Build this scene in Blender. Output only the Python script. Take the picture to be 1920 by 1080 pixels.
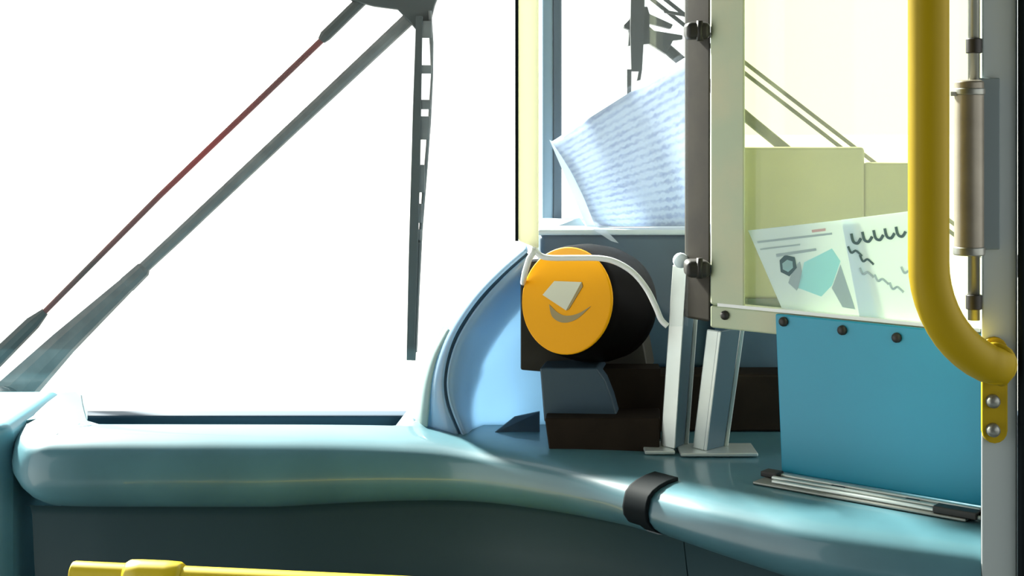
import bpy, bmesh, math, random
from mathutils import Vector
random.seed(7)
for o in list(bpy.data.objects): bpy.data.objects.remove(o)
SC = bpy.context.scene
C = SC.collection

# ------------------------------------------------------------------ camera
F = 2900.0; CX = 960.0; HZ = 180.0; EZ = 1.5          # focal (px), principal point, eye height
cam = bpy.data.cameras.new('camera'); co = bpy.data.objects.new('camera', cam); C.objects.link(co)
co.location = (0, 0, EZ); co.rotation_euler = (math.pi/2, 0, 0)
cam.sensor_width = 36; cam.lens = 36*F/1920; cam.shift_y = -(540-HZ)/1920; cam.clip_start = .05
SC.camera = co

# ------------------------------------------------------------------ world, light, exposure
w = bpy.data.worlds.new('world'); SC.world = w; w.use_nodes = True
bg = w.node_tree.nodes['Background']; bg.inputs[0].default_value = (.97, 1, 1, 1); bg.inputs[1].default_value = 1.6
sun = bpy.data.lights.new('sun', 'SUN'); sun.energy = 24.0; sun.angle = math.radians(6); sun.color = (1, .97, .9)
so = bpy.data.objects.new('sun', sun); C.objects.link(so)
so.rotation_euler = Vector((.53, -.66, -.53)).to_track_quat('-Z', 'Y').to_euler()
vs = SC.view_settings; vs.view_transform = 'Standard'; vs.look = 'None'; vs.exposure = 0.3; vs.gamma = 1
vs.use_curve_mapping = False

# ------------------------------------------------------------------ helpers
def P(px, py, Y): return Vector(((px-CX)/F*Y, Y, EZ-(py-HZ)/F*Y))
def XY(px, Y): return Vector(((px-CX)/F*Y, Y))
def ZZ(py, Y): return EZ-(py-HZ)/F*Y
MATS = {}
def mat(name, col, rough=.45, metal=0, bump=0, bscale=60, vary=0, vscale=12, col2=None, coat=0, spec=.5):
    m = bpy.data.materials.new(name); m.use_nodes = True; nt = m.node_tree; b = nt.nodes['Principled BSDF']
    b.inputs['Base Color'].default_value = (*col, 1); b.inputs['Roughness'].default_value = rough
    b.inputs['Metallic'].default_value = metal; b.inputs['Coat Weight'].default_value = coat
    b.inputs['Specular IOR Level'].default_value = spec
    tc = nt.nodes.new('ShaderNodeTexCoord')
    if vary:
        n = nt.nodes.new('ShaderNodeTexNoise'); n.inputs['Scale'].default_value = vscale; n.inputs['Detail'].default_value = 5
        r = nt.nodes.new('ShaderNodeValToRGB'); r.color_ramp.elements[0].position = .35; r.color_ramp.elements[1].position = .68
        c2 = col2 or tuple(c*(1-vary) for c in col)
        r.color_ramp.elements[0].color = (*c2, 1); r.color_ramp.elements[1].color = (*col, 1)
        nt.links.new(tc.outputs['Object'], n.inputs['Vector']); nt.links.new(n.outputs['Fac'], r.inputs['Fac'])
        nt.links.new(r.outputs['Color'], b.inputs['Base Color'])
    if bump:
        n = nt.nodes.new('ShaderNodeTexNoise'); n.inputs['Scale'].default_value = bscale
        bp = nt.nodes.new('ShaderNodeBump'); bp.inputs['Strength'].default_value = bump; bp.inputs['Distance'].default_value = .002
        nt.links.new(tc.outputs['Object'], n.inputs['Vector']); nt.links.new(n.outputs['Fac'], bp.inputs['Height'])
        nt.links.new(bp.outputs['Normal'], b.inputs['Normal'])
    MATS[name] = m; return m
def glass(name, tint, refl=.06, veil=0, vcol=(1, 1, 1), rough=.02):
    m = bpy.data.materials.new(name); m.use_nodes = True; nt = m.node_tree; nt.nodes.clear()
    o = nt.nodes.new('ShaderNodeOutputMaterial'); t = nt.nodes.new('ShaderNodeBsdfTransparent'); t.inputs[0].default_value = (*tint, 1)
    g = nt.nodes.new('ShaderNodeBsdfGlossy'); g.inputs['Roughness'].default_value = rough
    mx = nt.nodes.new('ShaderNodeMixShader'); mx.inputs[0].default_value = refl
    nt.links.new(t.outputs[0], mx.inputs[1]); nt.links.new(g.outputs[0], mx.inputs[2]); last = mx
    if veil:
        d = nt.nodes.new('ShaderNodeBsdfTranslucent'); d.inputs[0].default_value = (*vcol, 1)
        d2 = nt.nodes.new('ShaderNodeBsdfDiffuse'); d2.inputs[0].default_value = (*vcol, 1)
        md = nt.nodes.new('ShaderNodeMixShader'); md.inputs[0].default_value = .5
        nt.links.new(d.outputs[0], md.inputs[1]); nt.links.new(d2.outputs[0], md.inputs[2])
        m2 = nt.nodes.new('ShaderNodeMixShader'); m2.inputs[0].default_value = veil
        nt.links.new(mx.outputs[0], m2.inputs[1]); nt.links.new(md.outputs[0], m2.inputs[2]); last = m2
    nt.links.new(last.outputs[0], o.inputs[0]); MATS[name] = m; return m
def mk(name, bm, m, parent=None, smooth=False, bevel=0, seg=2, solid=0):
    bmesh.ops.recalc_face_normals(bm, faces=bm.faces[:])
    me = bpy.data.meshes.new(name); bm.to_mesh(me); bm.free()
    me.materials.append(MATS[m])
    o = bpy.data.objects.new(name, me); C.objects.link(o)
    if parent: o.parent = parent
    if smooth:
        for p in me.polygons: p.use_smooth = True
    if solid:
        s = o.modifiers.new('solid', 'SOLIDIFY'); s.thickness = solid; s.offset = 0
    if bevel:
        b = o.modifiers.new('bevel', 'BEVEL'); b.width = bevel; b.segments = seg; b.limit_method = 'ANGLE'; b.angle_limit = .7
        for p in me.polygons: p.use_smooth = True
        wn = o.modifiers.new('wn', 'WEIGHTED_NORMAL'); wn.keep_sharp = True
    return o
def tag(o, label, cat, group=None, kind=None):
    if label: o['label'] = label
    if cat: o['category'] = cat
    if group: o['group'] = group
    if kind: o['kind'] = kind
    return o
def thing(name, label, cat, group=None):
    o = bpy.data.objects.new(name, None); C.objects.link(o); o.empty_display_size = .02
    return tag(o, label, cat, group)
def prism(poly, off, bm=None):
    bm = bm or bmesh.new(); off = Vector(off)
    a = [bm.verts.new(Vector(p)) for p in poly]; b = [bm.verts.new(Vector(p)+off) for p in poly]
    bm.faces.new(a); bm.faces.new(b[::-1]); n = len(a)
    for i in range(n): bm.faces.new((a[i], b[i], b[(i+1) % n], a[(i+1) % n]))
    return bm
def box(x0, x1, y0, y1, z0, z1, bm=None):
    return prism([(x0, y0, z0), (x1, y0, z0), (x1, y1, z0), (x0, y1, z0)], (0, 0, z1-z0), bm)
def vprism(foot, z0, z1, bm=None):
    return prism([(p[0], p[1], z0) for p in foot], (0, 0, z1-z0), bm)
def catmull(pts, n=8):
    out = []; q = [pts[0]]+list(pts)+[pts[-1]]
    for i in range(1, len(q)-2):
        p0, p1, p2, p3 = q[i-1], q[i], q[i+1], q[i+2]
        for k in range(n):
            t = k/n
            out.append(.5*((2*p1)+(p2-p0)*t+(2*p0-5*p1+4*p2-p3)*t*t+(3*p1-p0-3*p2+p3)*t**3))
    out.append(pts[-1].copy()); return out
def tube(pts, r, sec=16, bm=None, flat=1.0, up=None):
    bm = bm or bmesh.new(); rings = []; n = len(pts)
    rr = r if isinstance(r, (list, tuple)) else [r]*n
    u = None
    for i in range(n):
        d = (pts[min(i+1, n-1)]-pts[max(i-1, 0)]).normalized()
        if u is None:
            u = d.cross(up or Vector((0, 1, 0)))
            if u.length < 1e-3: u = d.cross(Vector((1, 0, 0)))
        else: u = u - d*u.dot(d)
        u.normalize(); v = d.cross(u)
        rings.append([bm.verts.new(pts[i]+(u*math.cos(2*math.pi*k/sec)+v*math.sin(2*math.pi*k/sec)*flat)*rr[i]) for k in range(sec)])
    for a, b in zip(rings, rings[1:]):
        for k in range(sec): bm.faces.new((a[k], a[(k+1) % sec], b[(k+1) % sec], b[k]))
    bm.faces.new(rings[0][::-1]); bm.faces.new(rings[-1]); return bm
def loft(curves, bm=None):
    bm = bm or bmesh.new(); R = [[bm.verts.new(p) for p in c] for c in curves]
    for a, b in zip(R, R[1:]):
        for k in range(len(a)-1): bm.faces.new((a[k], a[k+1], b[k+1], b[k]))
    return bm
def disc(c, axis, r, h, sec=24, bm=None): return tube([c, c+axis.normalized()*h], r, sec, bm)
def strip(pts, width, Y, thick):      # ribbon polygon in a plane Y facing the viewer, pts = [(px,py)]
    pass

# ------------------------------------------------------------------ materials
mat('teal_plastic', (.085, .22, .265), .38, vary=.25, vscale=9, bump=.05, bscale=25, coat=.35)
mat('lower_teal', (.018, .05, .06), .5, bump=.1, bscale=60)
mat('blue_panel_paint', (.016, .34, .52), .42, vary=.1, vscale=5, bump=.04, bscale=40)
mat('pillar_teal', (.12, .32, .40), .3)
mat("fairing_blue", (.48, .68, .84), .2, vary=.06, vscale=9, coat=.4)
mat('fairing_green', (.52, .66, .62), .3)
mat('black_rubber', (.008, .012, .014), .7, spec=.06)
mat('gasket_blue', (.02, .06, .10), .5)
mat('cream_paint', (.60, .60, .40), .45, vary=.12, vscale=18, col2=(.50, .58, .40))
mat('cream_strip', (.90, .90, .72), .4)
mat('post_seal', (.052, .047, .037), .6, vary=.3, vscale=30, col2=(.038, .035, .03), spec=.2)
mat('dark_knob', (.02, .018, .015), .5)
mat('yellow_paint', (.42, .29, .003), .5, spec=.2)
mat('yellow_rail_paint', (.62, .47, .008), .38)
mat('reader_yellow', (.90, .40, .0), .5, spec=.15)
mat('reader_black', (.003, .002, .0015), .5, spec=.06)
mat('bracket_brown', (.045, .042, .03), .6, vary=.3, vscale=25)
mat('pedestal_slate', (.035, .07, .10), .55)
mat('base_brown', (.020, .014, .009), .7, spec=.12, vary=.3, vscale=30)
mat('cab_dark', (.018, .013, .010), .7)
mat('binnacle_slate', (.06, .12, .18), .5, vary=.25, vscale=14)
mat('binnacle_olive', (.46, .47, .36), .6, vary=.35, vscale=9, col2=(.34, .38, .36))
mat('ledge_white', (.75, .85, .9), .35)
mat('aluminium', (.70, .76, .72), .38, metal=.6, vary=.1, vscale=30)
mat('strut_blue', (.05, .11, .14), .45)
mat('steel', (.30, .31, .28), .4, metal=.7)
mat('cylinder_grey', (.30, .27, .21), .4, metal=.3, vary=.2, vscale=40)
mat('grey_post', (.46, .52, .51), .5)
mat('slab_grey', (.17, .22, .23), .5)
mat('wiper_dark', (.06, .066, .066), .5)
mat('wiper_grey', (.16, .165, .165), .5, vary=.3, vscale=40)
mat('wiper_red_fringe', (.07, .06, .058), .5, vary=.5, vscale=3.5, col2=(.30, .035, .035))  # red lens colour fringe painted into the rod's colour
mat('sticker', (.62, .64, .50), .5)
mat('logo_grey', (.30, .23, .08), .5)
mat('paper_white', (.80, .86, .92), .8)
mat('paper_green', (.84, .93, 1.0), .8)
mat('print_cyan', (.66, .98, 1.0), .8)
mat('print_dark', (.10, .17, .19), .8)
mat('print_grey', (.66, .76, .80), .8)
mat('print_pink', (.72, .52, .52), .8)
mat('shell_grey', (.12, .13, .13), .7)
mat('shell_dark', (.10, .13, .14), .7)
mat('floor_vinyl', (.10, .12, .13), .6, vary=.2, vscale=40)
mat('concrete', (.34, .34, .33), .9, vary=.05, vscale=.6)
mat('mullion_blue', (.22, .33, .42), .45)
mat('mullion_dark', (.06, .10, .14), .5)
glass('screen_glass', (.99, 1, .99), .03)
glass('acrylic', (.97, .985, .985), .03, .008, (.86, .93, 1))
glass('tinted_glass', (.925, .945, .70), .03, .06, (.95, 1, .85))
mat('acrylic_edge', (.94, .97, .96), .3)
def papery(m, amt=.5):
    nt = m.node_tree; b = nt.nodes['Principled BSDF']; o = [n for n in nt.nodes if n.type == 'OUTPUT_MATERIAL'][0]
    t = nt.nodes.new('ShaderNodeBsdfTranslucent'); mx = nt.nodes.new('ShaderNodeMixShader'); mx.inputs[0].default_value = amt
    src = b.inputs['Base Color']
    if src.is_linked: nt.links.new(src.links[0].from_socket, t.inputs[0])
    else: t.inputs[0].default_value = src.default_value[:]
    nt.links.new(b.outputs[0], mx.inputs[1]); nt.links.new(t.outputs[0], mx.inputs[2]); nt.links.new(mx.outputs[0], o.inputs[0])
for k in ('paper_white', 'paper_green', 'fairing_blue', 'fairing_green', 'print_cyan', 'print_grey', 'cream_strip'): papery(MATS[k])
# newsprint: columns of grey lines in UV space
def newsprint():
    m = bpy.data.materials.new('newsprint'); m.use_nodes = True; nt = m.node_tree; b = nt.nodes['Principled BSDF']; b.inputs['Roughness'].default_value = .8
    uv = nt.nodes.new('ShaderNodeUVMap'); wv = nt.nodes.new('ShaderNodeTexWave'); wv.bands_direction = 'Y'
    wv.inputs['Scale'].default_value = 6; wv.inputs['Distortion'].default_value = 3; wv.inputs['Detail Scale'].default_value = 5; wv.inputs['Detail'].default_value = 2
    nz = nt.nodes.new('ShaderNodeTexNoise'); nz.inputs['Scale'].default_value = 22
    n2 = nt.nodes.new('ShaderNodeTexNoise'); n2.inputs['Scale'].default_value = 5
    for n in (wv, nz, n2): nt.links.new(uv.outputs[0], n.inputs['Vector'])
    mu = nt.nodes.new('ShaderNodeMath'); mu.operation = 'MULTIPLY'; nt.links.new(wv.outputs['Fac'], mu.inputs[0]); nt.links.new(nz.outputs['Fac'], mu.inputs[1])
    m2 = nt.nodes.new('ShaderNodeMath'); m2.operation = 'MULTIPLY'; nt.links.new(mu.outputs[0], m2.inputs[0]); nt.links.new(n2.outputs['Fac'], m2.inputs[1])
    r = nt.nodes.new('ShaderNodeValToRGB'); r.color_ramp.elements[0].position = .06; r.color_ramp.elements[1].position = .34
    r.color_ramp.elements[0].color = (.74, .82, .93, 1); r.color_ramp.elements[1].color = (.55, .63, .80, 1)
    nt.links.new(m2.outputs[0], r.inputs[0]); nt.links.new(r.outputs[0], b.inputs['Base Color']); MATS['newsprint'] = m; papery(m)
newsprint()

# ------------------------------------------------------------------ setting: bus shell, ground
S = 'structure'
def struct(name, bm, m, label=None, **k):
    o = mk(name, bm, m, **k); o['kind'] = S
    if label: o['label'] = label
    return o
WY = 1.84                                    # windscreen plane
struct('ground', box(-40, 40, -40, 60, -.1, 0), 'concrete', 'pale sunlit concrete ground outside the bus')
struct('floor', box(-1.4, 1.1, -4, 1.9, .25, .35), 'floor_vinyl', 'dark vinyl floor of the bus')
struct('ceiling', box(-1.4, 1.1, -4, 1.95, 2.25, 2.3), 'shell_grey', 'grey ceiling panel of the bus')
bm = box(-1.45, -1.4, -4, .1, 0, 2.3)
box(-1.45, -1.4, 1.55, 1.95, 0, 2.3, bm); box(-1.45, -1.4, .25, 1.55, 2.15, 2.3, bm)
struct('wall_left', bm, 'shell_grey', 'side wall of the bus with the open entrance doorway')
bm = box(1.1, 1.15, -4, 1.95, 0, 1.15); box(1.1, 1.15, -4, -1.5, 1.15, 1.95, bm); box(1.1, 1.15, -4, 1.95, 1.95, 2.3, bm)
for y in (-.1, .6, 1.87): box(1.1, 1.15, y, y+.08, 1.15, 1.95, bm)
struct('wall_right', bm, 'shell_grey', 'far side wall of the bus beyond the cab')
bm = box(-1.4, 1.1, -4.05, -4, 0, 2.3); struct('wall_back', bm, 'shell_dark', 'dark rear bulkhead of the bus')
struct('wall_front', box(-1.4, 1.1, WY-.03, WY+.06, .0, 1.085), 'teal_plastic', 'front bulkhead below the windscreen')
# windscreen halves
z0 = ZZ(769, WY+.015)
def windscreen(name, x0, x1, label):
    e = bpy.data.objects.new(name, None); C.objects.link(e); e['kind'] = S; e['label'] = label; e.empty_display_size = .02
    mk('glass_pane', box(x0, x1, WY+.008, WY+.013, z0-.01, 2.2), 'screen_glass', e)
    mk('gasket', box(x0, x1, WY-.015, WY+.015, 1.05, z0), 'gasket_blue', e, bevel=.004)
    mk('top_gasket', box(x0, x1, WY-.02, WY+.03, 2.2, 2.25), 'gasket_blue', e)
    return e
xm0, xm1 = XY(1016, WY).x, XY(1052, WY).x
windscreen('window_1', -1.38, xm0, 'large bright windscreen half behind the parallel wiper arms')
windscreen('window_2', xm1, 1.08, 'windscreen half behind the newspaper and the cab')
o = struct('trim_1', box(xm0, XY(1037, WY).x, WY-.02, WY+.035, 1.12, 2.25), 'mullion_blue', 'blue-grey upright between the two windscreen halves', bevel=.003)
mk('inner_edge', box(XY(1037, WY).x, xm1, WY-.022, WY+.03, 1.12, 2.25), 'mullion_dark', o, bevel=.002)

# ------------------------------------------------------------------ dashboard
DZ = 1.155; DD = EZ-DZ
def crown(px, py): Y = DD*F/(py-HZ); return XY(px, Y)
prof = [(-.075, 0), (-.055, -.0002), (-.038, -.0012), (-.025, -.0034), (-.015, -.007), (-.007, -.0125), (-.002, -.019), (0, -.028), (.0018, -.040), (.0005, -.051), (-.005, -.062), (-.014, -.072), (-.027, -.080), (-.044, -.085)]
low = [(-.044, -.085), (-.054, -.089), (-.060, -.10), (-.066, -.16), (-.09, -.32), (-.13, -.55), (-.14, -.80)]
def trim(bm):                                # cut the ledge where it meets the door post
    q = XY(1839, 1.0); bmesh.ops.bisect_plane(bm, geom=bm.verts[:]+bm.edges[:]+bm.faces[:], plane_co=(q.x, 1.0, 1), plane_no=(1.0, -q.x, 0), clear_outer=True)
    return bm
def normals(path):
    out = []
    for i in range(len(path)):
        d = (path[min(i+1, len(path)-1)]-path[max(i-1, 0)]).normalized(); out.append(Vector((d.y, -d.x)))
    return out
def sweep(path, prof, hs, extra=0):
    N = normals(path)
    return loft([[Vector((p.x+n.x*(a+extra), p.y+n.y*(a+extra), DZ+z*h+extra*.8)) for a, z in prof] for p, n, h in zip(path, N, hs)])
pl = [XY(24, 1.785), XY(22, 1.70), XY(26, 1.61), XY(50, 1.565), XY(120, 1.552), XY(300, 1.55), XY(600, 1.548), XY(760, 1.54), crown(880, 838), crown(1000, 858), crown(1100, 880), crown(1194, 905)]
pl = catmull(pl, 8)
def hf(p):
    px = CX+F*p.x/p.y
    t = min(1, max(0, (px-500)/650)); return .92-.28*t
hl = [hf(p) for p in pl]
d = thing('dashboard', 'glossy teal moulded dashboard with rounded front under the windscreen', 'dashboard')
mk('front_roll', sweep(pl, prof, hl), 'teal_plastic', d, smooth=True)
pq = [XY(17, 1.556), XY(40, 1.555), XY(80, 1.553)]+[p for p in pl if CX+F*p.x/p.y > 120]
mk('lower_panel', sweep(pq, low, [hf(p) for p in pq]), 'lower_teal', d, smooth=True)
PY = 1.19                                  # front of the grey door post
pr = catmull([crown(1193, 904.7), crown(1300, 932), crown(1400, 953), crown(1500, 972), crown(1600, 988), crown(1720, 1005), crown(1860, 1023), crown(1960, 1036)], 8)
hr = [.60+.14*min(1, i/20) for i in range(len(pr))]
r = thing('cab_ledge', 'teal ledge section to the right of the black seam, running to the grey door post', 'ledge')
mk('front_roll', trim(sweep(pr, prof, hr)), 'teal_plastic', r, smooth=True)
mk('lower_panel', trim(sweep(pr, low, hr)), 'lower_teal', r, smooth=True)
ps = catmull([crown(1174, 899.5), crown(1194, 905), crown(1218, 911.5)], 5)
o = mk('seam_strip', sweep(ps, prof[2:-1], [.61]*len(ps), .0016), 'black_rubber', None, smooth=True, solid=.003)
tag(o, 'black rubber strip over the joint between dashboard and ledge', 'rubber strip')
# decks
def deck(path, back, trough):
    N = normals(path); rows = []
    for p, n in zip(path, N):
        a = Vector((p.x-n.x*.075, p.y-n.y*.075)); row = []
        for k in range(9):
            t = k/8; X = a.x; Y = a.y+(back-a.y)*t
            px = CX+F*X/Y
            s = 0
            if trough:
                def ss(u): u = min(1, max(0, u)); return u*u*(3-2*u)
                s = ss((px-150)/60)*ss((800-px)/90)*ss((t-.02)/.45)
            zz = DZ-(.003*t if trough else .0006)-.05*s
            row.append(Vector((X, Y, zz)))
        rows.append(row)
    return loft(rows)
mk('deck', deck(pl[26:], 1.80, True), 'teal_plastic', d, smooth=True)
mk('deck', trim(deck([crown(1150, 893)]+pr, 1.80, False)), 'teal_plastic', r, smooth=True)
# left corner infill of the deck
foot = [(pl[k].x-normals(pl)[k].x*.075, pl[k].y-normals(pl)[k].y*.075) for k in range(6, 28, 2)]
x1_ = XY(15, 1.60).x
mk('deck_corner', vprism([(x1_, 1.80), (x1_, 1.66)]+foot[2:]+[(XY(165, 1.8).x, 1.80)], DZ-.012, DZ-.003), 'teal_plastic', d)
# pillar cover at far left
x1 = XY(14, 1.60).x
o = mk('pillar_cover', vprism([(-1.0, 1.60), (x1-.02, 1.60), (x1-.005, 1.607), (x1, 1.62), (x1, 1.80), (-1.0, 1.80)], 1.0*.4, ZZ(800, 1.6)), 'pillar_teal', None, bevel=.012, seg=4)
tag(o, 'plain blue pillar cover at the left edge beside the dashboard corner', 'pillar cover')

# ------------------------------------------------------------------ low yellow rail
g = thing('grab_rail', 'short yellow grab rail with a collar, low in front of the dashboard', 'rail')
ra, rb_ = P(136, 1077, 1.46), P(1000, 1118, 1.40)
mk('tube', tube([ra, ra.lerp(rb_, .5), rb_], .0125, 20), 'yellow_rail_paint', g, smooth=False, bevel=.002)
u = (rb_-ra).normalized(); c0 = ra+u*(P(295, 1080, 1.46).x-ra.x)/u.x
mk('collar', tube([c0-u*.028, c0-u*.024, c0-u*.012, c0+u*.012, c0+u*.024, c0+u*.028], [.0135, .016, .0165, .0165, .016, .0135], 24), 'yellow_rail_paint', g, smooth=True)
for t in (.12, .8):
    q = ra.lerp(rb_, t); mk('leg', tube([q, Vector((q.x, q.y, .35))], .011, 14), 'yellow_rail_paint', g, smooth=True)

# ------------------------------------------------------------------ curved fairing beside the reader
fr = thing('dash_fairing', 'light blue curved moulding rising from the dashboard behind the round reader', 'moulding')
def crv(pts, Y, n=7): return catmull([P(x, y, (Y[i] if isinstance(Y, list) else Y)) for i, (x, y) in enumerate(pts)], n)
o0 = [(776, 786), (784, 740), (800, 680), (829, 620), (872, 560), (926, 505), (986, 456)]
o1 = [(806, 800), (806, 745), (816, 684), (842, 622), (882, 562), (932, 508), (987, 462)]
o2 = [(858, 816), (834, 755), (831, 700), (849, 632), (890, 566), (938, 514), (988, 470)]
o3 = [(868, 817), (844, 755), (840, 702), (858, 638), (898, 574), (944, 522), (990, 480)]
o4 = [(888, 817), (868, 770), (866, 716), (884, 652), (922, 592), (960, 545), (996, 505)]
o5 = [(912, 816), (900, 776), (900, 730), (916, 672), (944, 620), (974, 580), (1002, 540)]
o6 = [(1030, 815), (1030, 780), (1030, 740), (1030, 690), (1030, 650), (1030, 610), (1030, 560)]
mk('outer_shell', loft([crv(o0, 1.665), crv(o1, 1.615), crv(o2, 1.58)]), 'fairing_blue', fr, smooth=True, solid=.003)
mk('clear_fillet', loft([crv([(774, 790), (776, 755), (786, 705), (806, 655), (836, 612)], 1.672), crv([(800, 800), (803, 770), (808, 715), (820, 665), (842, 618)], 1.607)]), 'fairing_green', fr, smooth=True, solid=.002)
mk('groove_seal', tube(crv([((a[0]+b[0])/2, (a[1]+b[1])/2) for a, b in zip(o2, o3)], 1.583), .0022, 8), 'gasket_blue', fr, smooth=True)
mk('inner_panel', loft([crv(o3, 1.578), crv([((a[0]*.6+b[0]*.4), (a[1]*.6+b[1]*.4)) for a, b in zip(o3, o4)], 1.582), crv(o4, 1.60), crv(o5, 1.625), crv(o6, 1.63)]), 'fairing_blue', fr, smooth=True, solid=.003)
mk('foot_flap', prism([P(925, 813, 1.585), P(1012, 811, 1.59), P(1012, 772, 1.61), P(965, 782, 1.605)], (0, .004, 0)), 'pedestal_slate', fr)

# ------------------------------------------------------------------ driver's instrument hood and cab depths
h = thing('instrument_hood', 'dark slate instrument hood behind the clear screen and reader', 'hood')
xa, xb = XY(1012, 1.66).x, XY(1480, 1.66).x
mk('housing', box(xa, xb, 1.66, 1.80, ZZ(690, 1.66), ZZ(440, 1.66)), 'binnacle_slate', h, bevel=.006)
mk('top_ledge', box(xa-.002, XY(1300, 1.66).x, 1.652, 1.81, ZZ(440, 1.66), ZZ(431, 1.65)), 'ledge_white', h, bevel=.002)
mk('plinth', box(xa+.01, xb, 1.69, 1.80, DZ-.002, ZZ(690, 1.66)), 'cab_dark', h)
h = thing('cab_console', 'olive green driver console seen through the tinted cab glass', 'console')
Yc = 1.64
mk('high_section', box(XY(1330, Yc).x, XY(1622, Yc).x, Yc, 1.79, ZZ(690, 1.66)+.002+.0, ZZ(275, Yc)) if 0 else box(XY(1340, Yc).x, XY(1622, Yc).x, Yc, 1.655, ZZ(560, Yc), ZZ(276, Yc)), 'binnacle_olive', h, bevel=.004)
mk('low_section', box(XY(1622, Yc).x, XY(1780, Yc).x, Yc, 1.655, ZZ(560, Yc), ZZ(305, Yc)), 'binnacle_olive', h, bevel=.004)
mk('plinth', box(XY(1340, Yc).x, XY(1780, Yc).x, Yc, 1.655, DZ, ZZ(560, Yc)), 'binnacle_slate', h)
o = mk('cab_bin', box(XY(1165, 1.60).x, XY(1480, 1.60).x, 1.59, 1.635, DZ, ZZ(702, 1.59)), 'base_brown', None, bevel=.003)
tag(o, 'dark brown bin under the hood behind the metal struts', 'bin')

# ------------------------------------------------------------------ reader and pedestal
pd = thing('reader_pedestal', 'dark slate and brown pedestal carrying the round reader', 'pedestal')
mk('column', prism([P(1012, 690, 1.545), P(1118, 690, 1.53), P(1134, 712, 1.53), P(1147, 745, 1.53), P(1160, 792, 1.53), P(1020, 792, 1.545)], (.01, .06, 0)), 'pedestal_slate', pd, bevel=.002)
mk('core', box(XY(1100, 1.56).x, XY(1238, 1.56).x, 1.555, 1.585, DZ, ZZ(690, 1.56)), 'base_brown', pd)
mk('base_block', prism([P(1021, 784, 1.52), P(1238, 784, 1.505), P(1236, 852, 1.50), P(1030, 848, 1.515)], (.006, .07, 0)), 'base_brown', pd, bevel=.002)
R = thing('ticket_reader', 'round black card reader with a yellow face above the pedestal', 'card reader')
Yr = 1.53; c = P(1067, 564, Yr); th = math.radians(35); el = math.radians(9)
ax = Vector((-math.sin(th)*math.cos(el), -math.cos(th)*math.cos(el), math.sin(el)))   # face normal
eu = Vector((math.cos(th), -math.sin(th), 0)); ev = eu.cross(-ax).normalized()
if ev.z < 0: ev = -ev
mk('mount_plate', prism([P(975, 492, 1.585), P(1130, 480, 1.585), P(1180, 500, 1.585), P(1215, 690, 1.585), P(1010, 697, 1.585), P(975, 694, 1.585)], (.01, .03, 0)), 'bracket_brown', R, bevel=.002)
rad = .0535
bp = [(0.004, rad*.965), (0.001, rad), (-.004, rad*1.03), (-.03, rad*1.10), (-.06, rad*1.10), (-.078, rad*1.04), (-.085, rad*.9)]
mk('body', tube([c+ax*a for a, _ in bp], [q for _, q in bp], 48), 'reader_black', R, smooth=False, bevel=.001)
f = mk('face', tube([c+ax*.003, c+ax*.0055, c+ax*.0065], [rad*.985, rad*.985, rad*.955], 56), 'reader_yellow', R, bevel=.0006)
def onface(px, py, lift):       # point on the reader face seen at a pixel
    dv = P(px, py, 1.0)-Vector((0, 0, EZ)); o_ = Vector((0, 0, EZ)); q = c+ax*lift
    return o_+dv*((q-o_).dot(ax)/dv.dot(ax))
mk('sticker', prism([onface(x, y, .0066) for x, y in ((1018, 553), (1040, 527), (1091, 529), (1062, 582))], ax*.0008), 'sticker', f)
mk('sticker_shadow', prism([onface(x, y, .0066) for x, y in ((1091, 529), (1093, 537), (1067, 580), (1062, 582))], ax*.0006), 'logo_grey', f)  # the sticker's shadow, modelled as a dark sliver along its edge
sw = catmull([onface(x, y, .0066) for x, y in ((1030, 571), (1036, 594), (1056, 605), (1082, 598), (1108, 574))], 6)
si = catmull([onface(x, y, .0066) for x, y in ((1030, 571), (1046, 586), (1062, 592), (1084, 588), (1108, 574))], 6)
bm = loft([[p for p in sw], [p for p in si]]); bmesh.ops.remove_doubles(bm, verts=bm.verts[:], dist=1e-5)
mk('logo_swoosh', bm, 'logo_grey', f, solid=.0008)

# ------------------------------------------------------------------ clear screen around the reader
cs = thing('clear_screen', 'clear acrylic cab screen with cut-out edge above the round reader', 'screen')
def sY(px): return 1.505+(1.468-1.505)*(px-970)/320
def sP(px, py): return P(px, py, sY(px))
edge = [(1000, 452), (1004, 468), (1014, 480), (1034, 484), (1080, 484), (1128, 485), (1160, 494), (1190, 514), (1214, 544), (1230, 576), (1240, 600), (1252, 612), (1290, 612)]
top = [Vector((p.x, p.y, 2.2)) for p in (sP(1290, 0), sP(1000, 0))]
mk('pane', prism([sP(*e) for e in edge]+top, (0, .004, 0)), 'acrylic', cs)
mk('cut_edge', tube(catmull([sP(*e)+Vector((0, .002, 0)) for e in edge[:-1]], 4), .0028, 8), 'acrylic_edge', cs, smooth=True)
a, b = sP(972, 0), sP(1010, 0)
zb = ZZ(452, 1.5)
mk('edge_strip', prism([(a.x, a.y-.004, 2.2), (b.x, b.y-.004, 2.2), (b.x, b.y-.004, ZZ(466, 1.5)), (a.x, a.y-.004, zb)], (0, .012, 0)), 'cream_strip', cs, bevel=.002)
a2 = sP(966, 0)
mk('edge_seal', prism([(a2.x, a.y-.005, 2.2), (a.x, a.y-.005, 2.2), (a.x, a.y-.005, zb), (a2.x, a.y-.005, zb)], (0, .014, 0)), 'black_rubber', cs)
mk('lower_stay', tube([P(1003, 468, 1.502), P(992, 486, 1.504), P(984, 512, 1.51), P(981, 530, 1.56)], .003, 8), 'acrylic_edge', cs, smooth=True)

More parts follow.
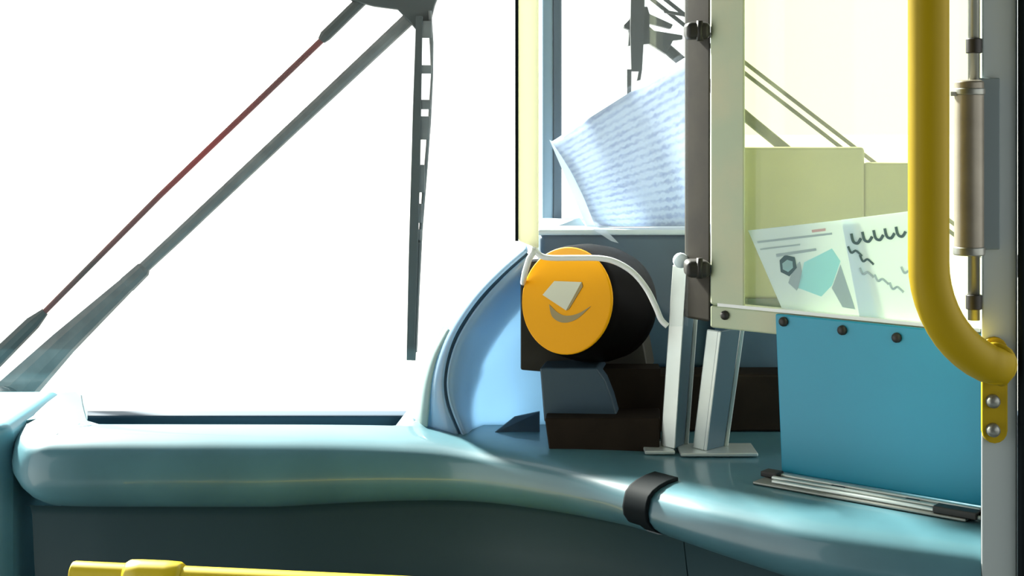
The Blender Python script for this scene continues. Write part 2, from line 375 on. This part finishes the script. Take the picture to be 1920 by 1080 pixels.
# ------------------------------------------------------------------ cab post, door
A0 = XY(1470, DD*F/710); B0 = XY(1830, DD*F/772); dv = B0-A0; nd = Vector((dv.y, -dv.x)).normalized()   # nd points to the viewer
if nd.y > 0: nd = -nd
def plan(px, off=0):
    k = (px-CX)/F; a = A0+nd*off; t = (k*a.y-a.x)/(dv.x-k*dv.y); return a+dv*t
cp = thing('cab_post', 'cream upright cab post between the clear screen and tinted glass', 'post')
zpb = ZZ(606, 1.44)
p1, p2 = plan(1330, .004), plan(1397, .004)
q0 = XY(1283, 1.488)
mk('body', vprism([p1, p2, XY(1394, p2.y+.03), p1-nd*.034], 1.3035, 2.2), 'cream_paint', cp, bevel=.003)
mk('seal_strip', vprism([XY(1332, p1.y+.002), XY(1329, p1.y+.03), q0+Vector((.003, .01)), q0], zpb-.002, 2.22), 'post_seal', cp, bevel=.003)
for py in (58, 503):
    k_ = mk('hinge_clip', box(P(1284, py, 1.46).x, P(1331, py, 1.455).x, 1.447, 1.475, ZZ(py+16, 1.46), ZZ(py-16, 1.46)), 'dark_knob', cp, bevel=.005, seg=3)
    mk('clip_pin', tube([P(1312, py-19, 1.449), P(1312, py+19, 1.449)], .003, 10), 'dark_knob', k_, smooth=True)
cd = thing('cab_door', 'cab door with tinted glass above a blue panel', 'door')
ZR = 1.303
def wall_strip(px0, px1, off0, off1, z0, z1): return vprism([plan(px0, off1), plan(px1, off1), plan(px1, off1)+nd*(off0-off1), plan(px0, off1)+nd*(off0-off1)], z0, z1)
mk('glass', wall_strip(1397, 1838, -.012, -.007, ZR-.004, 2.2), 'tinted_glass', cd)
mk('bottom_rail', wall_strip(1331, 1838, -.02, .002, ZR-.021, ZR), 'cream_paint', cd, bevel=.002)
mk('rail_lip', wall_strip(1345, 1838, -.006, .004, ZR, ZR+.003), 'acrylic_edge', cd)
pa = plan(1453, .008); pb_ = plan(1842, .008); pc = plan(1465, .008)
bm = prism([(pa.x, pa.y, ZR-.001), (pb_.x, pb_.y, ZR-.001), (pb_.x, pb_.y, DZ+.004), (pc.x, pc.y, DZ+.004)], (-nd.x*.005, -nd.y*.005, 0))
pn = mk('lower_panel', bm, 'blue_panel_paint', cd, bevel=.0015)
n3 = Vector((nd.x, nd.y, 0))
for px, py in ((1360, 591), (1470, 603), (1580, 619), (1682, 633)):
    q = plan(px, .008 if px > 1400 else .002); v = Vector((q.x, q.y, ZZ(py, q.y)))
    mk('screw', tube([v-n3*.001, v+n3*.0025, v+n3*.004], [.0046, .0042, .002], 12), 'dark_knob', cd, smooth=True)
# top bar of the door, glass stays framed out of view
mk('top_rail', wall_strip(1331, 1838, -.02, .002, 2.2, 2.235), 'cream_paint', cd)

# papers behind the tinted glass
def pplan(px, py, off): q = plan(px, off); return Vector((q.x, q.y, ZZ(py, q.y)))
o = mk('notice_sheet', prism([pplan(x, y, -.0048) for x, y in ((1403, 432), (1600, 410), (1650, 598), (1466, 577))], n3*.0006), 'paper_green', None)
tag(o, 'printed notice with a pale cyan picture stuck on the tinted cab glass', 'notice')
def ink(poly, m, off, par): return mk('print', prism([pplan(x, y, off) for x, y in poly], n3*.0003), m, par)
ink([(1497, 540), (1508, 492), (1560, 466), (1576, 490), (1560, 535), (1540, 556)], 'print_cyan', -.0040, o)
ink([(1462, 488), (1472, 478), (1490, 482), (1494, 502), (1480, 518), (1464, 510)], 'print_dark', -.0039, o)
ink([(1467, 494), (1476, 487), (1486, 490), (1487, 502), (1478, 510), (1468, 505)], 'print_cyan', -.0036, o)
ink([(1455, 476), (1530, 465), (1531, 470), (1456, 482)], 'print_grey', -.0039, o)
ink([(1420, 452), (1560, 436), (1560, 440), (1421, 456)], 'print_grey', -.0039, o)
ink([(1522, 431), (1548, 428), (1548, 433), (1523, 436)], 'print_pink', -.0036, o)
ink([(1425, 466), (1500, 457), (1500, 460), (1426, 469)], 'print_grey', -.0039, o)
ink([(1560, 540), (1576, 496), (1604, 580), (1580, 576)], 'print_grey', -.0038, o)
ink([(1490, 500), (1500, 490), (1506, 520), (1494, 545), (1478, 530)], 'print_grey', -.0041, o)
o = mk('note_sheet', prism([pplan(x, y, -.0030) for x, y in ((1578, 412), (1768, 388), (1772, 620), (1612, 592))], n3*.0006), 'paper_green', None)
tag(o, 'handwritten white sheet with dark scribbles beside the cyan notice', 'note')
def scrib(pts, m='print_dark', w=.0013):
    mk('handwriting', tube(catmull([pplan(x, y, -.0019) for x, y in pts], 4), w, 6), m, o)
for i in range(5): x = 1596+i*21; y = 448-i*3.2; scrib([(x, y-10), (x+4, y+5), (x+12, y+8), (x+18, y-1)])
for x, y in ((1590, 462), (1612, 478), (1612, 502), (1640, 515), (1668, 530), (1690, 500)): scrib([(x, y), (x+6, y+12), (x+14, y+8), (x+22, y+14), (x+26, y+18)], 'print_grey' if y > 495 else 'print_dark', .001)

# sill track along the panel foot
tk = thing('sill_track', 'thin ridged metal track along the foot of the blue panel', 'track')
def tstrip(px0, px1, o0_, o1_, z0, z1): return vprism([plan(px0, o0_), plan(px1, o0_), plan(px1, o0_)+nd*(o1_-o0_), plan(px0, o0_)+nd*(o1_-o0_)], z0, z1)
mk('base', tstrip(1448, 1842, .0145, .050, DZ+.0003, DZ+.003), 'steel', tk, bevel=.001)
for a_, b_ in ((.017, .022), (.030, .034), (.042, .046)): mk('ridge', tstrip(1450, 1842, a_, b_, DZ+.003, DZ+.006), 'aluminium', tk, bevel=.001)
for px in (1560, 1700): mk('stop', tstrip(px, px+26, .024, .029, DZ+.003, DZ+.0055), 'dark_knob', tk, bevel=.001)
mk('end_block', tstrip(1760, 1842, .036, .049, DZ+.003, DZ+.009), 'dark_knob', tk, bevel=.001)
mk('corner_pad', tstrip(1440, 1470, .016, .03, DZ+.003, DZ+.008), 'dark_knob', tk, bevel=.001)

# ------------------------------------------------------------------ metal struts
def strut(top, bot, Yt, wpx, side, foot, label, bolt):
    t = thing('support_strut', label, 'strut', 'metal struts on the ledge')
    Yb = DD*F/(bot[1]-HZ); a = P(*top, Yt); b = P(*bot, Yb); b.z = DZ+.004
    wv = Vector((wpx*Yt/F, 0, 0))
    bk = Vector((0, .014, 0)); mk('front_flange', prism([a+bk, a+wv, b+wv, b+bk], (.001, .004, 0)), 'aluminium', t, bevel=.001)
    sd = Vector((side*Yt/F, .022, 0))
    a1 = a+wv+Vector((0, .002, 0)); b1 = b+wv+Vector((0, .002, 0))
    mk('side_web', prism([a1, a1+sd, b1+sd*.9, b1], (-.003, .001, 0)), 'strut_blue', t, bevel=.0008)
    sd2 = sd
    mk('rear_flange', prism([a1+sd2, a1+sd2+Vector((.004, 0, 0)), b1+sd2*.9+Vector((.004, 0, 0)), b1+sd2*.9], (0, .004, 0)), 'aluminium', t, bevel=.0008)
    mk('foot_plate', box(b.x-foot[0], b.x+foot[1], b.y-.008, b.y+.036, DZ+.0005, DZ+.004), 'aluminium', t, bevel=.001)
    if bolt:
        q = a+wv*.5+Vector((0, 0, .006)); mk('bolt', tube([q, q+Vector((0, -.005, 0)), q+Vector((0, -.007, 0))], [.0075, .007, .003], 14), 'ledge_white', t, smooth=True)
    return t
strut((1264, 500), (1241, 850), 1.485, 24, 26, (.017, .012), 'pale metal strut next to the pedestal, topped by a bright bolt', True)
strut((1329, 622), (1302, 854), 1.462, 23, 44, (.014, .06), 'blue-sided metal strut next to the blue door panel', False)

# ------------------------------------------------------------------ newspaper
def newspaper():
    bm = bmesh.new(); uvl = bm.loops.layers.uv.new('UVMap'); n = 14
    a, b, c_, d_ = P(1034, 266, 1.76), P(1310, 92, 1.77), P(1330, 452, 1.682), P(1128, 440, 1.675)
    V = []
    for i in range(n+1):
        for j in range(n+1):
            s, t = i/n, j/n
            p = (a*(1-s)+b*s)*(1-t)+(d_*(1-s)+c_*s)*t
            p.y += .012*math.sin(s*5+t*2)*t*(1-t)*2; p.x += .004*math.sin(t*4)*(1-s)
            p.z = max(p.z, 1.3575+.001)
            V.append(bm.verts.new(p))
    for i in range(n):
        for j in range(n):
            ids = [(i, j), (i+1, j), (i+1, j+1), (i, j+1)]
            fc = bm.faces.new([V[x*(n+1)+y] for x, y in ids])
            for l, (x, y) in zip(fc.loops, ids): l[uvl].uv = (x/n, y/n)
    return bm
np_ = mk('newspaper', newspaper(), 'newsprint', None, smooth=True, solid=.0006)
tag(np_, 'folded newspaper propped against the windscreen behind the clear screen', 'newspaper')
mk('back_fold', prism([P(1030, 262, 1.765), P(1046, 270, 1.764), P(1126, 434, 1.69), P(1104, 434, 1.69)], (0, .0012, 0)), 'paper_white', np_)
mk('spine_shade', prism([P(1046, 272, 1.762), P(1053, 280, 1.762), P(1133, 434, 1.687), P(1126, 434, 1.688)], (0, .0012, 0)), 'print_grey', np_)  # grey strip painted in as the shade between the two sheets
mk('hanging_corner', prism([P(1112, 430, 1.648), P(1136, 431, 1.648), P(1160, 456, 1.646), P(1146, 452, 1.646)], (0, .0012, 0)), 'paper_white', np_)
o = mk('paper_slip', prism([P(1040, 426, 1.70), P(1086, 408, 1.72), P(1100, 426, 1.70), P(1100, 431, 1.69)], (0, .001, 0)), 'mullion_blue', None)
tag(o, 'small blue-grey slip lying on the hood at the foot of the newspaper', 'slip')

# ------------------------------------------------------------------ grey door post, hinge cylinder, yellow handrail
gp = thing('door_post', 'pale grey upright post with black edge at the far right', 'post')
K = PY/1.275
X0, X1 = XY(1840, PY).x, XY(1908, PY).x
mk('body', vprism([(X0, PY), (X1, PY), (X1+.035, 1.30), (X0*1.30/PY, 1.30)], .35, 2.24), 'grey_post', gp, bevel=.002)
mk('edge_seal', box(X1+.0002, X1+.03, PY-.007, PY+.002, .35, 2.24), 'black_rubber', gp, bevel=.002)
hc = thing('hinge_cylinder', 'grey hinge cylinder on a dark rod against the grey post', 'hinge')
Yh = 1.262*K
q0, q1 = P(1817, 150, Yh), P(1817, 474, Yh)
mk('barrel', tube([q0, q0.lerp(q1, .01), q0.lerp(q1, .985), q1], [.0088, .0110, .0110, .0098], 28), 'cylinder_grey', hc, bevel=.001)
mk('top_clip', tube([P(1817, 165, Yh), P(1817, 178, Yh)], .0119, 24), 'steel', hc, bevel=.001)
mk('clip_lug', box(P(1780, 0, Yh).x, P(1810, 0, Yh).x, Yh-.004, Yh+.002, ZZ(180, Yh), ZZ(172, Yh)), 'steel', hc)
mk('base_ring', tube([P(1817, 462, Yh), P(1817, 478, Yh)], .0119, 24), 'steel', hc, bevel=.001)
mk('grey_slab', box(XY(1836, Yh).x, XY(1881, Yh).x, Yh+.007, Yh+.0117, ZZ(470, Yh), ZZ(146, Yh)), 'slab_grey', hc, bevel=.001)  # thin slab on the post face, darker grey than the post
rx = XY(1826, 1.272*K).x
mk('rod', tube([Vector((rx, 1.272*K, 2.22)), Vector((rx, 1.272*K, ZZ(600, 1.272*K)))], .0045, 16), 'steel', hc, smooth=True)
for py in (86, 566): mk('rod_collar', tube([P(1826, py-14, 1.272*K), P(1826, py+14, 1.272*K)], .0062, 14), 'dark_knob', hc, bevel=.0008)
hr_ = thing('handrail', 'bright yellow tubular handrail bending to a bolted flange on the grey post', 'handrail')
Yt = 1.235*K
pts = [Vector((XY(1741, Yt).x, Yt, 2.24)), P(1741, 60, Yt), P(1741, 300, Yt), P(1741, 440, Yt), P(1741, 490, Yt)]
cen = (1741+112, 545); 
for i in range(1, 11):
    t = i/10*math.radians(80)
    pts.append(P(1741+128*(1-math.cos(t))*1.02, 540+142*math.sin(t)*1.0-50*(1-i/10), Yt+.019*(i/10)**2))
pts.append(P(1884, 688, 1.258*K))
mk('tube', tube(pts, .0150, 28), 'yellow_paint', hr_, smooth=True)
fl = []
for k in range(9): t = math.pi*k/8; fl.append(P(1866+24*math.cos(t), 808+24*math.sin(t), 1.270*K))
for k in range(9): t = math.pi+math.pi*k/8; fl.append(P(1866+24*math.cos(t), 656+24*math.sin(t), 1.270*K))
mk('flange', prism(fl, (0, .0045, 0)), 'yellow_paint', hr_, bevel=.001)
mk('socket', tube([P(1866, 682, 1.250*K), P(1866, 682, 1.2715*K)], .0162, 24, up=Vector((0, 0, 1))), 'yellow_paint', hr_, bevel=.003)
for py in (752, 806):
    q = P(1861, py, 1.270*K); mk('bolt', tube([q, q+Vector((0, -.004, 0)), q+Vector((0, -.006, 0))], [.0055, .005, .0025], 14), 'steel', hr_, smooth=True)

# ------------------------------------------------------------------ wipers outside the windscreen
VY = 1.94
def bar(pts, r, flat=.6): return tube([P(x, y, VY) for x, y in pts], [q*VY/F for q in r] if isinstance(r, (list, tuple)) else r*VY/F, 10, flat=flat)
wp = thing('windscreen_wiper', 'large black pantograph wiper with hanging blade outside the left windscreen half', 'wiper')
mk('main_arm', bar([(22, 738), (120, 640), (240, 530), (262, 508), (330, 445), (560, 228), (775, 26)], [38, 27, 17, 12, 12.5, 12.5, 14]), 'wiper_grey', wp)
mk('arm_joint', bar([(232, 538), (238, 532), (268, 504), (274, 498)], [12, 18, 16, 10]), 'wiper_grey', wp)
mk('guide_rod', bar([(-40, 706), (80, 588), (300, 366), (612, 66), (680, -2)], [5.5, 5.5, 6, 6.5, 6.5]), 'wiper_red_fringe', wp)
mk('rod_socket', bar([(-50, 716), (-20, 684), (62, 604), (84, 584)], [20, 18, 15, 8]), 'wiper_dark', wp)
mk('rod_socket', bar([(602, 76), (610, 66), (690, -12), (720, -40)], [8, 12, 12, 12]), 'wiper_dark', wp)
ca = [(655, 0), (690, -26), (830, -30), (815, 10), (806, 45), (788, 66), (768, 42), (745, 18), (700, 12)]
mk('carrier', prism([P(x, y, VY-.008) for x, y in ca], (0, .016, 0)), 'wiper_dark', wp, bevel=.002)
bl = mk('blade_rubber', prism([P(x, y, VY-.02) for x, y in ((780, 30), (792, 30), (788, 300), (783, 480), (777, 676), (762, 676), (766, 480), (774, 200))], (0, .008, 0)), 'wiper_dark', wp, bevel=.001)
fx = [(806, 20), (809, 80), (810, 140), (805, 230), (797, 330), (789, 430), (782, 560), (778, 660)]
mk('blade_spring', tube([P(x, y, VY-.012) for x, y in fx], [7*VY/F*.45, .0026, .0016, .0022, .0026, .0026, .003, .003], 8), 'wiper_grey', wp)
for (y, x0_, x1_, hh) in ((55, 788, 810, 16), (130, 786, 810, 8), (196, 786, 808, 9), (240, 784, 806, 22), (335, 782, 797, 26), (400, 780, 792, 18), (440, 778, 790, 10)):
    mk('blade_clip', prism([P(x0_, y-hh, VY-.018), P(x1_, y-hh, VY-.018), P(x1_-1, y+hh, VY-.018), P(x0_, y+hh, VY-.018)], (0, .008, 0)), 'wiper_grey', wp, bevel=.001)
mk('lower_blade', prism([P(x, y, VY-.018) for x, y in ((782, 455), (788, 455), (779, 676), (772, 676))], (0, .008, 0)), 'wiper_dark', wp)
pv = P(14, 744, VY); mk('pivot', tube([Vector((pv.x, 1.895, pv.z-.01)), Vector((pv.x, VY+.02, pv.z-.01))], .026, 20), 'wiper_dark', wp, bevel=.002)
pv = P(-52, 722, VY); mk('pivot', tube([Vector((pv.x, 1.895, 1.10)), Vector((pv.x, VY+.015, 1.10))], .02, 20), 'wiper_dark', wp, bevel=.002)

w2 = thing('windscreen_wiper', 'wiper with clamp and thin parallel arms seen behind the newspaper and tinted cab glass', 'wiper')
for dy in (-9, 11): mk('main_arm', bar([(1215, -18+dy), (1405, 133+dy), (1580, 268+dy), (1860, 484+dy)], 3.8), 'wiper_dark', w2)
mk('guide_arm', bar([(1205, 52), (1405, 224), (1460, 269), (1700, 466)], 10), 'wiper_dark', w2)
mk('arm_spacer', bar([(1850, 470), (1880, 500)], 16), 'wiper_dark', w2)
mk('clamp', prism([P(x, y, VY-.012) for x, y in ((1180, 36), (1186, 14), (1214, 12), (1218, 26), (1262, 46), (1258, 54), (1218, 44), (1218, 56), (1280, 66), (1280, 74), (1262, 76), (1250, 102), (1218, 82), (1178, 86), (1180, 56), (1170, 52), (1170, 46))], (0, .02, 0)), 'wiper_dark', w2, bevel=.001)
mk('blade_rubber', prism([P(x, y, VY-.025) for x, y in ((1188, -260), (1212, -260), (1208, 60), (1204, 130), (1201, 150), (1194, 152), (1198, 134), (1184, 134), (1182, 60))], (0, .008, 0)), 'wiper_dark', w2)
mk('blade_rubber', prism([P(x, y, VY-.025) for x, y in ((1176, 130), (1184, 130), (1182, 400), (1176, 400))], (0, .008, 0)), 'wiper_dark', w2)
mk('upper_stay', prism([P(x, y, VY-.016) for x, y in ((1244, 18), (1290, 26), (1290, 32), (1246, 24))], (0, .006, 0)), 'wiper_dark', w2)
for (px, py) in ((1870, 492), (1704, 470)):
    pv = P(px, py, VY); mk('pivot', tube([Vector((pv.x, WY+.055, pv.z)), Vector((pv.x, VY+.012, pv.z))], .018, 18), 'wiper_dark', w2, bevel=.002)
